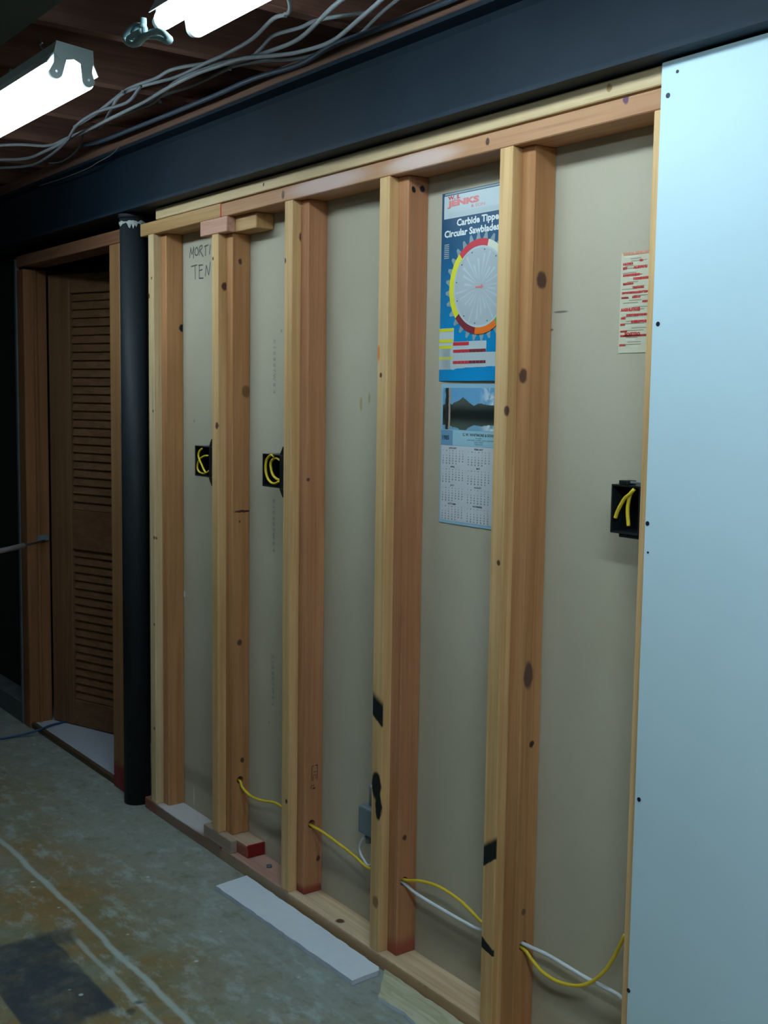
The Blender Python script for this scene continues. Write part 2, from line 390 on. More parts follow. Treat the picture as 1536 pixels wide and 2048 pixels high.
stud_marks = {
 0: [knot((.0768, .08, 1.60), .010, BLACKP)],
 1: [knot((.505, .05, 1.77), .006), knot((.5048, .05, 1.02), .003), ((.5048, .06, 1.05), (.01, .028, .0035), (.06, .02, .015), .3, False), knot((.505, .07, 1.40), .014, (.2, .09, .04)), knot((.505, .06, .30), .006), knot((.5048, .05, .66), .008)],
 2: [((.89, .05, ZP), (.1, .1, .020), (.26, .05, .03), .5, True), knot((.9053, .072, .13), .006), knot((.905, .03, 1.17), .004)],
 3: [((1.3, .05, ZP), (.1, .1, .034), (.33, .085, .045), .6, True), knot((1.3237, .04, 1.86), .006, BLACKP), knot((1.3237, .065, 1.865), .007, (.02, .03, .06)), knot((1.3237, .045, .33), .006)],
 4: [knot((1.7352, .052, 1.628), .014), knot((1.716, .0257, float(aty(1044, 752, .0257)[2])), .0125), knot((1.735, .045, .815), .013, (.12, .06, .045), 2.2), knot((1.7352, .06, .665), .006, (.05, .02, .015)), knot((1.7352, .05, .30), .006, (.16, .08, .05))],
 5: []}
strip_pal = [PALE, PINE, PINE, PINE, PINE, PINE]; FIRP = ((.53, .25, .125), (.41, .175, .080)); stud_pal = [FIR, FIR, FIRP, FIRP, FIR, FIR]
HOLES = {1: (.0531, .2408), 2: (.0493, .2318), 3: (.0457, .2206), 4: (.0512, .2237)}
def bored(name, a, b, mat, hole, label):
    """a stud with a real bore hole through its width"""
    o = box(name, a, b, mat, None, .0015)
    bm = bmesh.new(); bm_cyl(bm, ((a[0]+b[0])/2, hole[0], hole[1]), .0115, .2, 0, 20); cu = link('cut', done(bm, 'cut'), mat)
    md = o.modifiers.new('b', 'BOOLEAN'); md.operation = 'DIFFERENCE'; md.solver = 'EXACT'; md.object = cu
    bpy.context.view_layer.update()
    me = bpy.data.meshes.new_from_object(o.evaluated_get(bpy.context.evaluated_depsgraph_get()))
    bpy.data.objects.remove(o); bpy.data.objects.remove(cu)
    me.materials.clear(); return link(name, me, mat, wall, label=label)
SL = {3: 'pale strip with black spray-paint marks low on its face', 4: 'knotty pale strip with black spray-paint marks low on its face', 0: 'palest strip beside the steel column', 5: 'strip half covered by the drywall sheet'}
for i, x in enumerate(X0):
    z0, z1 = (.0755, 1.8485) if i == 1 else (ZP+.0003, ZT-.0003)
    sm = wood('strip_wood_%d' % i, strip_pal[i], 2, strip_marks[i]); gm = wood('stud_wood_%d' % i, stud_pal[i], 2, stud_marks[i])
    if i in HOLES:
        bored('furring_strip', (x, 0, z0), (x+.038, DB-.0005, z1), sm, HOLES[i], SL.get(i))
        st = bored('stud', (x+SW, D1, z0), (x+.0768, DB-.0005, z1), gm, HOLES[i], None)
    else:
        box('furring_strip', (x, 0, z0), (x+.038, DB-.0005, z1), sm, wall, label=SL.get(i))
        box('stud', (x+SW, D1, z0), (x+.0768, DB-.0005, z1), gm, wall)
# faint ink stamp on the third stud
INK = flat('faded_ink', (.07, .035, .03)); GREYINK = flat('grey_stamp_ink', (.26, .27, .26)); PENCIL = flat('pencil_marks', (.10, .11, .11))
sv, sf = [], []
def sbar(y0, z0, y1, z1): b = len(sv); sv.extend([(.9055, y0, z0), (.9055, y1, z0), (.9055, y1, z1), (.9055, y0, z1)]); sf.append([b, b+1, b+2, b+3])
for q in ((.048, .352, .050, .392), (.066, .352, .068, .395), (.048, .392, .056, .394), (.060, .392, .068, .395), (.054, .366, .064, .368), (.054, .375, .064, .377), (.053, .352, .055, .364), (.061, .356, .063, .364), (.046, .330, .048, .340), (.048, .338, .058, .340), (.052, .328, .060, .333)): sbar(*q)
me = bpy.data.meshes.new('ink_stamp'); me.from_pydata(sv, [], sf); o = link('ink_stamp', me, INK, wall); o['kind'] = 'stuff'
# plates
pm = (PALE, 0)
box('top_plate', (.055, 0, 1.9332), (2.9, .0835, 1.9672), wood('upper_plate_wood', PALE, 0, [knot((.72, 0, 1.95), .004), knot((1.95, 0, 1.953), .006, (.35, .2, .08))]), wall, .002, label='pale upper top plate under the beam')
box('top_plate', (-.06, .0005, ZT), (.477, .0835, 1.9315), wood('plate_wood_a', TAN, 0), wall, .002, label='tan lower top plate sticking out over the column')
box('top_plate', (.4775, 0, ZT), (2.9, .0835, 1.9285), wood('plate_wood_b', ((.50, .27, .14), (.42, .20, .10)), 0,
    [((.478, 0, 1.91), (.008, .05, .04), (.5, .03, .03), .3, True), knot((.82, 0, 1.91), .008), ((1.02, 0, 1.912), (.16, .05, .02), (.60, .42, .36), .5, False), ((1.40, 0, 1.91), (.12, .05, .018), (.62, .45, .38), .5, False), knot((1.62, 0, 1.912), .006), knot((1.99, 0, 1.925), .007, (.15, .07, .12))]), wall, .002, label='reddish lower top plate with a red painted end')
box('block', (.361, -.003, 1.8485), (.5215, .0252, 1.8915), wood('block_wood_a', PINK, 0, grain=1.5), wall, .002, label='pinkish block above the second stud, front')
box('block', (.38, .0257, 1.8485), (.6365, .083, 1.8915), wood('block_wood_b', TAN, 0), wall, .002, label='longer block behind the front block')
box('sole_plate', (-.05, 0, .0), (.475, .0835, ZP), wood('sole_wood_a', ((.30, .20, .15), (.24, .155, .115)), 0, [((.15, .042, ZP), (.24, .055, .006), (.52, .50, .50), .25, False), ((-.05, 0, .02), (.10, .05, .03), (.26, .09, .05), .6, False)]), wall, .002, label='brown sole plate dusted white on top')
box('sole_plate', (.4755, 0, 0), (.862, .0835, ZP), wood('sole_wood_b', ((.46, .27, .21), (.38, .21, .16)), 0, [((.477, 0, .02), (.012, .06, .04), (.25, .03, .03), .3, True), ((.70, 0, .015), (.3, .003, .02), (.34, .25, .16), .4, False)]), wall, .002, label='pinkish sole plate with a red end')
box('sole_plate', (.8625, 0, 0), (2.9, .0835, ZP), wood('sole_wood_c', ((.66, .52, .36), (.52, .36, .21)), 0, [knot((1.09, .02, ZP), .012), knot((1.47, 0, .02), .010), ((1.3, 0, .012), (.9, .004, .022), (.42, .26, .14), .4, False)]), wall, .002, label='pale pine sole plate')
box('block', (.372, .0, ZP), (.545, .0215, .0752), wood('block_wood_c', ((.40, .31, .25), (.32, .24, .18)), 0), wall, .002, label='grey weathered block under the second stud, front')
box('block', (.372, .0225, ZP), (.6035, .0825, .0752), wood('block_wood_d', ((.48, .34, .24), (.40, .27, .18)), 0, [((.604, .05, .05), (.004, .1, .1), (.22, .012, .012), .3, True), ((.58, .022, .05), (.05, .004, .022), (.30, .09, .06), .4, False)]), wall, .002, label='block with a bright red painted end')
cyl('bolt', (.69, .045, ZP+.003), .009, .006, plain('bluish_bolt', (.16, .20, .26), .4, .6), wall, seg=6)
# handwriting and stamped numbers on the board (positions read on the board plane)
P = Print(); yb = DB-.0006
def hp(cx, cy): p = aty(365+cx/20.48, 480+cy/20.48, yb); return (p[0], p[2])
for st in ([(290, 740), (340, 300)], [(340, 330), (390, 600)], [(390, 600), (470, 270)], [(470, 280), (450, 760)], [(590, 290), (520, 400), (520, 590), (600, 620), (650, 480), (590, 290)],
           [(680, 640), (690, 300)], [(690, 300), (790, 220), (800, 330), (710, 430)], [(710, 430), (850, 690)], [(890, 270), (1060, 200)], [(950, 240), (940, 650)], [(1140, 190), (1100, 590)],
           [(350, 1090), (600, 1020)], [(510, 1050), (520, 1620)], [(650, 1040), (840, 1020)], [(690, 1040), (680, 1570)], [(680, 1260), (820, 1210)], [(680, 1570), (860, 1560)],
           [(930, 1490), (975, 1030)], [(975, 1030), (1075, 1440)], [(1075, 1440), (1140, 900)]):
    P.stroke([hp(*q) for q in st], .0042, yb, 0)
x, z = .2795, 1.66
P.build('handwriting', [PENCIL], wall, 'handwritten MORTI / TEN in dark pencil')
for zt in (1.545, 1.095, .645):
    P = Print(); zz = zt
    for ch, adv in (('0', .017), ('1', .016), ('0', .017), ('8', .016), ('0', .015), ('7', .014), ('W', .026), ('8', .020), ('4', .018)):
        P.text(ch, .636, zz, .0185, yb, 0, ang=-math.pi/2, bold=.0003); zz -= adv
    P.build('number_stamp', [GREYINK], wall)
# full drywall sheet at the right, with its screws
sheet = box('drywall_sheet', (2.081, -.0127, .004), (3.29, -.0004, 1.9655), DRYWALL, wall, .001, label='pale blue drywall sheet screwed over the studs')
box('drywall_sheet', (3.2925, -.0127, .004), (4.51, -.0004, 1.9655), DRYWALL, wall, .001)
for px, py, r in ((1355, 143, .003), (1336, 191, .0045), (1316, 648, .0042), (1295, 1047, .0042), (1296, 1105, .002), (1278, 1599, .0042), (1257, 1981, .0042)):
    p = aty(px, py, -.0129); cyl('screw', (p[0], -.0129, p[2]), r, .0012, SCREWM, sheet, axis=1, seg=12)

# ------------------------------------------------------------------ beam and column
bm = bmesh.new(); prof = [(-.05, 1.970), (.05, 1.970), (.05, 1.979), (.012, 1.981), (.004, 1.990), (.004, 2.148), (.012, 2.160), (.05, 2.1625), (.05, 2.1725), (-.05, 2.1725), (-.05, 2.1625), (-.012, 2.160), (-.004, 2.148), (-.004, 1.990), (-.012, 1.981), (-.05, 1.979)]
o = poly_prism('steel_beam', prof, 0, -4.4, 5.1, STEEL); bm.free()
tag(rebase(o, (0, 0, 1.97)), 'long dark blue painted steel I-beam running above the stud wall', 'beam')
colm = thing('steel_column', 'round black steel post at the left end of the stud wall', 'column', (-.118, .0037, 0))
bm = bmesh.new(); bm_cyl(bm, (-.118, .0037, .977), .0445, 1.954, 2, 40); o = link('post', done(bm, 'post'), COLUMN, colm)
for p in o.data.polygons: p.use_smooth = len(p.vertices) == 4
cyl('cap_plate', (-.118, .0, 1.9615), .0455, .014, COLUMN, colm, seg=32)
bm = bmesh.new(); rr = random.Random(3); n = 56; ra, rb = [], []
for j in range(n):
    a = 2*math.pi*j/n; zl = 1.938 - .010*rr.random() - (.012 if rr.random() < .2 else 0); zh = 1.948-.009*rr.random()
    ra.append(bm.verts.new((-.118+math.cos(a)*.0458, .0037+math.sin(a)*.0458, zl))); rb.append(bm.verts.new((-.118+math.cos(a)*.047, .0037+math.sin(a)*.047, zh)))
for j in range(n): bm.faces.new((ra[j], ra[(j+1) % n], rb[(j+1) % n], rb[j]))
link('plaster_smear', done(bm, 'plaster_smear'), PLASTER, colm, label='white plaster smear around the top')

# ------------------------------------------------------------------ door frame, louvred door
door = thing('door_1', 'wooden door frame with a louvred wooden door standing ajar', None, (-.72, .05, 0), kind='structure')
FRW = ((.27, .115, .045), (.20, .08, .03)); FRW2 = ((.36, .19, .08), (.27, .13, .05))
box('right_jamb', (-.3085, 0, 0), (-.225, .089, 1.8895), wood('jamb_wood_a', FRW2, 2, [((-.27, 0, .04), (.2, .1, .05), (.25, .03, .03), .4, True)]), door, .002)
box('block', (-.2235, .002, 0), (-.175, .06, .085), wood('red_block_wood', ((.30, .06, .04), (.25, .05, .03)), 0), door, .002, label='red painted block at the foot of the jamb')
box('left_jamb', (-1.24, 0, 0), (-1.166, .095, 1.8795), wood('jamb_wood_b', FRW, 2), door, .002)
box('header', (-1.24, -.001, 1.89), (-.19, .089, 1.934), wood('header_wood', ((.25, .115, .06), (.18, .08, .04)), 0), door, .002)
box('stop', (-1.1655, .04, .0), (-1.156, .052, 1.88), wood('stop_wood', FRW, 2), door, .001)
box('threshold', (-1.165, .006, .0), (-.309, .022, .022), wood('threshold_wood', ((.11, .075, .04), (.08, .05, .025)), 0), door, .001)
box('corner_bead', (-1.262, -.004, .0), (-1.243, .012, 1.925), plain('bead_metal', (.12, .14, .17), .5, .3), door, .001, label='grey metal edge strip beside the left jamb')
A = math.radians(20); H = Vector((-1.16, .096, 0)); U = Vector((math.cos(A), math.sin(A), 0)); Nn = Vector((-math.sin(A), math.cos(A), 0))
RM = Matrix(((U.x, Nn.x, 0, H.x), (U.y, Nn.y, 0, H.y), (0, 0, 1, 0), (0, 0, 0, 1)))
leaf = bpy.data.objects.new('door_leaf', None); COL.objects.link(leaf); leaf.parent = door; leaf.matrix_parent_inverse = world_of(door).inverted(); leaf.location = H
leaf['label'] = 'louvred door leaf opened into the room behind'
LW = ((.21, .105, .05), (.145, .07, .032)); lw = wood('louvre_wood', LW, 0); lw2 = wood('stile_wood', LW, 2)
def lbox(name, u0, u1, n0, n1, z0, z1, mat, bev=.002, rx=0, par=None):
    bm = bmesh.new(); c = ((u0+u1)/2, (n0+n1)/2, (z0+z1)/2)
    g = bm_box(bm, (u0-c[0], n0-c[1], z0-c[2]), (u1-c[0], n1-c[1], z1-c[2]), bev)
    if rx: bmesh.ops.rotate(bm, cent=(0, 0, 0), matrix=Matrix.Rotation(rx, 3, 'X'), verts=bm.verts)
    bmesh.ops.translate(bm, vec=c, verts=bm.verts); bmesh.ops.transform(bm, matrix=RM, verts=bm.verts)
    return link(name, done(bm, name), mat, leaf)
LWD = .76
lbox('stile', .004, .128, 0, .034, .024, 1.862, lw2); lbox('stile', LWD-.115, LWD, 0, .034, .024, 1.862, lw2)
lbox('rail', .1285, LWD-.1155, .001, .033, .024, .130, lw); lbox('rail', .1285, LWD-.1155, .001, .033, .756, .916, lw); lbox('rail', .1285, LWD-.1155, .001, .033, 1.785, 1.861, lw)
for za, zb in ((.150, .745), (.935, 1.772)):
    nS = int(round((zb-za)/.0339)); 
    for k in range(nS+1):
        z = za+(zb-za)*k/nS
        lbox('slat', .129, LWD-.116, .0145, .0205, z-.0198, z+.0198, lw, .0012, rx=math.radians(-22))
# raised floor and dark space behind the door
struct(box('trim_2', (-4.4, .0225, 0), (-.03, 2.99, .020), CARPET, bev=0), 'raised pale speckled floor of the room behind the door')
# black panel painting in the dark void left of the door, with its bottom board
struct(box('trim_3', (-4.4, .0, 0), (-1.2635, .1, .088), plain('dusty_grey_board', (.10, .125, .125), .8, 0, .2, .4, 12), bev=.003), 'dusty grey board along the floor left of the door')
struct(box('trim_4', (-4.4, .085, .0885), (-1.2645, .1, 1.9655), DARKW, bev=0), 'black panel standing in for the dark void left of the door frame')

# ------------------------------------------------------------------ ceiling objects
def fixture(x0, x1, yc, ztop, label, hang=(), roll=0., glow=None):
    r = thing('fluorescent_light', label, 'light', ((x0+x1)/2, yc, ztop), 'twin-tube fluorescent shop lights under the joists')
    hw, tw = .042, .038
    poly_prism('housing', [(yc-hw, ztop), (yc+hw, ztop), (yc+hw+.004, ztop-.024), (yc-hw-.004, ztop-.024)], 0, x0, x1, ENAMEL, r)
    w1 = [(yc-hw-.0045, ztop-.0245), (yc-.062, ztop-.052), (yc-.0600, ztop-.0525), (yc-hw-.002, ztop-.0245)]
    poly_prism('reflector_wing', w1, 0, x0+.002, x1-.002, REFLECT, r)
    poly_prism('reflector_wing', [(2*yc-a, b) for a, b in w1], 0, x0+.002, x1-.002, REFLECT, r)
    zt = ztop-.066
    for s in (-1, 1):
        cyl('lamp_tube', ((x0+x1)/2, yc+s*tw, zt), .019, x1-x0-.036, glow or GLOW, r, axis=0, seg=20)
        for xe, sg in ((x0, 1), (x1, -1)):
            P = [(yc+s*tw+math.cos(a)*.0155, zt+math.sin(a)*.0155) for a in [math.pi*1.02+math.pi*.96*i/12 for i in range(13)]]
            P += [(yc+s*(tw-.006)+.013, zt+.018), (yc+s*(tw-.008)+.016, ztop-.0245), (yc+s*(tw-.008)-.016, ztop-.0245), (yc+s*(tw-.006)-.013, zt+.018)]
            poly_prism('lamp_holder', P, 0, xe, xe+sg*.015, HOLDER, r)
            cyl('contact_pin', (xe-sg*.001, yc+s*tw, zt), .003, .002, CHROME, r, axis=0, seg=8)
    for xe, sg in ((x0, 1), (x1, -1)):
        poly_prism('end_cap', [(yc-hw-.001, ztop+.0006), (yc+hw+.001, ztop+.0006), (yc+hw+.005, ztop-.026), (yc+.030, ztop-.040), (yc, ztop-.030), (yc-.030, ztop-.040), (yc-hw-.005, ztop-.026)], 0, xe-sg*.0015, xe, ENAMEL, r)
    for q in hang: box('hanger', (q-.004, yc-.004, ztop+.0007), (q+.004, yc+.004, 2.2115), GALV, r, .001)
    r.rotation_euler.x = roll
    return r
fixture(-.35, .865, -.578, 2.166, 'twin-tube fluorescent shop light at upper left, end cap with sockets visible', (.02, .425), math.radians(-5))
fixture(2.75, 3.97, -1.15, 2.17, 'added unseen fill light above the viewer, shaped as a twin-tube shop light', (3.2,), 0, FILL_GLOW)  # added out of view to brighten the wall, tubes stronger than the others
fixture(1.215, 2.435, -.50, 2.206, 'twin-tube fluorescent shop light at the top centre, mostly cut by the frame', (1.645, 2.05))
# duct beyond the lights
o = box('metal_duct', (-3.6, -1.05, 2.05), (2.6, -.838, 2.2115), DUCTM, None, .004)
tag(rebase(o, (-.5, -.9, 2.05)), 'dark greenish sheet-metal duct crossing the top left corner', 'duct')
ch = bmesh.new()
pc = [aty(76, 70, -.60), aty(84, 85, -.60), aty(81, 92, -.60), aty(94, 108, -.60)]
bm_tube(ch, pc, .0018, 6); o = link('pull_chain', done(ch, 'pull_chain'), GALV); tag(rebase(o, pc[0]), 'thin wire hook hanging beside the upper left light', 'wire')

def cable(name, pts, r, mat, label, z=2.199, cat='cable', scale=1., ox=0, oy=0, zs=None, group=None, fl=1.):
    P = [atz(ox+a/scale, oy+b/scale, (zs[i] if zs else z)) for i, (a, b) in enumerate(pts)]
    o = tube(name, P, r, mat, flatten=fl, k=5); tag(rebase(o, P[0]), label, cat, group)
    return o
G = 'electric cables stapled under the ceiling joists'
S = 2.56
cable('electric_cable', [(1452, -60), (1484, 20), (1470, 72), (1400, 95), (1290, 200), (1150, 280), (1060, 320), (900, 395), (730, 440), (620, 485), (570, 560), (535, 625), (500, 660)], .0046, GRYC, 'grey cable dropping from the top light past the tube end', 2.197, scale=S, group=G)
cable('electric_cable', [(1900, 60), (1640, 100), (1536, 142), (1400, 182), (1340, 245), (1270, 300), (1150, 312), (900, 350), (800, 400), (690, 440), (620, 480), (480, 590), (380, 650)], .0046, GRYC, 'grey cable looping highest across the joists', 2.2066, scale=S, group=G)
cable('electric_cable', [(1830, -60), (1700, 40), (1536, 195), (1380, 262), (1200, 320), (1090, 340), (900, 420), (790, 520), (690, 562), (560, 612), (470, 655), (350, 705), (250, 745), (110, 740), (-40, 745)], .0050, GRYC, 'pale grey cable crossing the middle of the bundle', 2.1865, scale=S, group=G)
cable('electric_cable', [(2020, -60), (1850, 90), (1700, 210), (1536, 265), (1400, 285), (1240, 300), (1130, 335), (1000, 380), (860, 450), (720, 530), (540, 620), (400, 690), (240, 770), (130, 812), (-40, 818)], .0050, GRYC, 'pale grey cable sweeping lowest beside the sill', 2.176, scale=S, group=G)
cable('electric_cable', [(2110, -60), (1960, 60), (1780, 220), (1536, 298), (1350, 312), (1200, 340), (1160, 356), (980, 440), (830, 492), (700, 560)], .0042, GRYC, 'thin grey cable running next to the dark conduit', 2.2045, scale=S, group=G)
cable('electric_cable', [(720, 442), (650, 525), (500, 572), (395, 640), (340, 722), (250, 800), (150, 848), (-40, 862)], .0046, GRYC2, 'dusty cable curving down to the left edge', 2.167, scale=S, group=G)
cable('electric_cable', [(425, 690), (410, 745), (375, 790), (310, 830), (250, 835)], .0030, GRYC2, 'short thin dusty wire hanging under the bundle', 2.196, scale=S, group=G)
cable('conduit', [(2440, -60), (2300, 5), (1900, 160), (1700, 235), (1536, 330), (1300, 402), (1100, 490), (900, 572), (700, 652), (520, 722), (430, 742)], .0068, CONDUIT, 'dark conduit running along the reddish sill', 2.188, 'conduit', S)
o = tube('electric_cable', [aty(a/5.12, 200+b/5.12, -.054) for a, b in ((1230, 470), (1140, 560), (1000, 640), (900, 700), (650, 800), (400, 880))], .0016, GRYC2)
tag(rebase(o, aty(1230/5.12, 200+470/5.12, -.054)), 'hair-thin wire drooping across the dark beam', 'wire')
for px, py, dx in ((246, 184, 8), (460, 137, 9), (571, 30, 8), (320, 203, 9)):
    p = atz(px, py, 2.1935); bm = bmesh.new(); bm_box(bm, (-.010, -.004, -.003), (.010, .004, .003), .001, Matrix.Rotation(-.5, 3, 'Z')); bmesh.ops.translate(bm, vec=p, verts=bm.verts)
    o = link('cable_staple', done(bm, 'cable_staple'), GALV); tag(rebase(o, p), {246: 'bright staple over the cables right of the upper left light', 460: 'bright staple at the middle crossing of the cables', 571: 'bright clip on the cable by the top light', 320: 'dull staple on the lower cable loops'}[px], 'staple', 'staples holding the ceiling cables')
# flat cord bundle hanging at the end of the top light
def cb(pts, y): return [aty(240+a/9.6, 30+b/9.6, y) for a, b in pts]
bm = bmesh.new()
CY = -.60
for j, pts in enumerate(([(450, 60), (440, 200), (300, 200), (150, 330), (100, 450), (180, 560), (320, 520), (430, 430), (600, 330), (760, 300), (900, 400), (960, 470), (910, 520), (780, 450), (600, 420), (450, 430)],
            [(460, 210), (330, 230), (260, 330), (300, 390), (420, 340), (470, 250)], [(430, 300), (250, 400), (170, 470), (220, 570), (330, 560), (420, 470), (520, 400)],
            [(470, 250), (500, 380), (640, 340), (800, 320), (930, 440), (940, 500), (830, 480)])):
    bm_tube(bm, cb(pts, CY-.005*j), .0068, 8, 5, .75)
o = link('hanging_cord', done(bm, 'hanging_cord'), plain('pale_cord_jacket', (.30, .42, .43), .75, 0, .2), smooth=True)
tag(rebase(o, aty(285, 55, CY)), 'looped pale cord bundle tied beside the top fluorescent light', 'cord')

# ------------------------------------------------------------------ electrical boxes
def ebox(x0, x1, z0, z1, xs, label, loops, ox, oy, sc, flag, cr):
    r = thing('electrical_box', label, 'electrical box', ((x0+x1)/2, .03, z0))
    y0, y1, w = .0012, .070, .003; g = 'black outlet boxes nailed to the strips'; r['group'] = g
    bm = bmesh.new()
    bm_box(bm, (x0, y0, z0), (x0+w, y1, z1), .0006); bm_box(bm, (x1-w, y0, z0), (x1, y1, z1), .0006)
    bm_box(bm, (x0+w, y0, z0), (x1-w, y1, z0+w)); bm_box(bm, (x0+w, y0, z1-w), (x1-w, y1, z1)); bm_box(bm, (x0+w, y1-w, z0+w), (x1-w, y1, z1-w))
    link('box_shell', done(bm, 'box_shell'), BLACKPL, r)
    if flag == 'wing':
        zc = (z0+z1)/2; h = (z1-z0)/2
        poly_prism('mounting_flange', [(x1+.0003, zc-h*1.45), (xs-.0006, zc-h*1.62), (xs-.0006, zc+h*1.62), (x1+.0003, zc+h*1.45)] if xs-x1 > .002 else [(x1-.020, zc-h-.0005), (x1-.003, zc-h*1.52), (x1, zc-h*1.52), (x1, zc-h-.0005)], 1, y0-.001, y0+.002, BLACKPL, r)
        poly_prism('mounting_flange', [(x1-.018, zc+h+.0005), (x1-.003, zc+h*1.52), (x1, zc+h*1.52), (x1, zc+h+.0005)], 1, y0-.001, y0+.002, BLACKPL, r)
        box('cover_lip', (x1-.019, y0-.0012, z0+.002), (x1-.001, y0-.0002, z1-.002), BLACKPL, r, .0005)
    else:
        box('clamp', (x0+.014, y0+.004, z1+.0003), (x0+.034, y0+.03, z1+.008), BLACKPL, r, .001)
        box('nail', (x0+.034, y0+.012, z1+.003), (xs-.001, y0+.016, z1+.007), GALV, r, .0005)
        box('clamp', (x0+.018, y0+.004, z0-.007), (x1, y0+.03, z0-.0003), BLACKPL, r, .001)
    zc = (z0+z1)/2
    for j, (pts, lb) in enumerate(loops):
        P = [aty(ox+a/sc, oy+b/sc, .0035+.0045*j) for a, b in pts]
        o = tube('electric_cable', P, cr, YEL, flatten=.9, k=5); tag(rebase(o, P[0]), lb, 'cable', 'yellow cable ends inside the outlet boxes')
BX = [(float(aty(pl, pt)[0]), xr_, float(aty(pl, pb)[2]), float(aty(pl, pt)[2])) for pl, pt, pb, xr_ in ((389, 891, 951, .4272), (524, 907, 972, .828), (1222, 968, 1065, 2.0555))]
ebox(*BX[0], .428, 'black outlet box with a crossed yellow cable loop, left of the second stud',
     [([(640, 500), (540, 600), (500, 740), (530, 900), (620, 1100), (700, 1280), (770, 1410)], 'yellow cable bent down inside the leftmost outlet box'),
      ([(860, 770), (720, 780), (600, 850), (535, 930), (475, 1080), (470, 1250), (545, 1380), (700, 1435), (830, 1385), (900, 1330)], 'yellow cable loop curling round inside the leftmost outlet box')], 370, 870, 18.6, 'wing', .0031)
ebox(*BX[1], .8285, 'black outlet box with two nested yellow cable curls, left of the third stud',
     [([(600, 680), (520, 630), (430, 690), (360, 800), (335, 1000), (350, 1200), (405, 1370), (500, 1490), (620, 1530), (770, 1460)], 'outer thick yellow cable curl in the middle outlet box'),
      ([(790, 790), (690, 730), (600, 740), (520, 820), (490, 920), (500, 1030), (530, 1180), (600, 1310), (700, 1390), (790, 1420)], 'inner yellow cable curl in the middle outlet box')], 510, 870, 15.75, 'wing', .0038)
ebox(*BX[2], 2.0565, 'black outlet box with cut yellow cable ends beside the drywall sheet',
     [([(940, 520), (800, 670), (680, 770), (570, 950), (480, 1130), (420, 1310)], 'yellow cable end bent to the left in the box by the drywall'),
      ([(870, 600), (800, 760), (760, 1000), (755, 1200), (770, 1400), (780, 1530)], 'yellow cable end hanging straight down in the box by the drywall')], 1200, 940, 13.65, 'clamp', .0038)

# grey junction box on the board
jb_ = thing('junction_box', 'small grey metal junction box low on the wall behind the fourth stud', 'junction box', (1.165, .065, .283))
box('box_body', (1.1325, .045, .283), (1.200, .083, .357), BOXG, jb_, .004)
box('box_cover', (1.1345, .0425, .286), (1.198, .0448, .354), BOXG, jb_, .002)
tube('conduit_stub', [(1.160, .066, .3575), (1.160, .066, .41)], .008, GALV, jb_, smooth=False)
cyl('cable_clamp', (1.158, .060, .272), .010, .022, BOXG, jb_, seg=12)
P = [aty(640+a/6.827, 1560+b/6.827, .060) for a, b in ((625, 770), (570, 830), (540, 920), (560, 1020), (600, 1090), (660, 1170))]
P += [(1.185, .060, .215), (1.25, .052, .2225)]
o = tube('electric_cable', P, .0034, WHTC); tag(rebase(o, P[0]), 'thin white cable curving down from the grey junction box', 'cable')

# ------------------------------------------------------------------ cables through the studs
H1, H2, H3, H4 = [(X0[i]+.0385, *HOLES[i]) for i in (1, 2, 3, 4)]
def hole(i, dx=0, dy=0, dz=0): return (X0[i]+dx, HOLES[i][0]+dy, HOLES[i][1]+dz)
yp = [hole(1, .03, 0, -.003), hole(1, .0768, 0, -.004)]
yp += [aty(440+a/4.8, 1400+b/4.8, .050) for a, b in ((215, 840), (300, 925), (420, 970), (540, 992))]
yp += [hole(2, 0, 0, -.006), hole(2, .04, 0, -.005), hole(2, .0768, 0, -.005)]
yp += [aty(250+a/2.56, 1480+b/2.56, .048) for a, b in ((1010, 470), (1080, 520), (1170, 590), (1245, 655))]
yp += [hole(3, -.02, 0, -.003), hole(3, .0, 0, .003), hole(3, .0768, 0, .0045)]
yp += [aty(700+a/1.837, 1550+b/1.837, .044) for a, b in ((260, 390), (330, 412), (400, 458), (450, 505), (484, 540))]
yp += [hole(4, -.01, 0, -.002), hole(4, .0, 0, -.0055), hole(4, .0768, 0, -.0055)]
yp += [aty(1000+a/5.12, 1700+b/5.12, .05) for a, b in ((330, 1130), (450, 1260), (600, 1350), (780, 1390), (930, 1355), (1070, 1240), (1160, 1110), (1215, 1000))]
yp += [aty(1250, 1870, .05)]
o = tube('electric_cable', yp, .0038, YEL, k=5, seg=10)
tag(rebase(o, yp[0]), 'long yellow cable threaded through the drilled studs, sagging near the drywall', 'cable')
wp = [hole(3, .045, .001, -.0055), hole(3, .0768, .002, -.0062)]
wp += [aty(700+a/1.837, 1550+b/1.837, .05) for a, b in ((250, 440), (340, 495), (420, 540), (478, 568))]
wp += [hole(4, -.01, 0, .0045), hole(4, .0, 0, .0055), hole(4, .0768, 0, .0055)]
wp += [aty(1000+a/5.12, 1700+b/5.12, .058) for a, b in ((480, 1070), (700, 1200), (900, 1320), (1060, 1400), (1200, 1475))]
wp += [aty(1246, 1999, .058)]
o = tube('electric_cable', wp, .0042, WHTC, k=5, seg=10)
tag(rebase(o, wp[0]), 'white cable crossing under the yellow one between the last studs', 'cable')

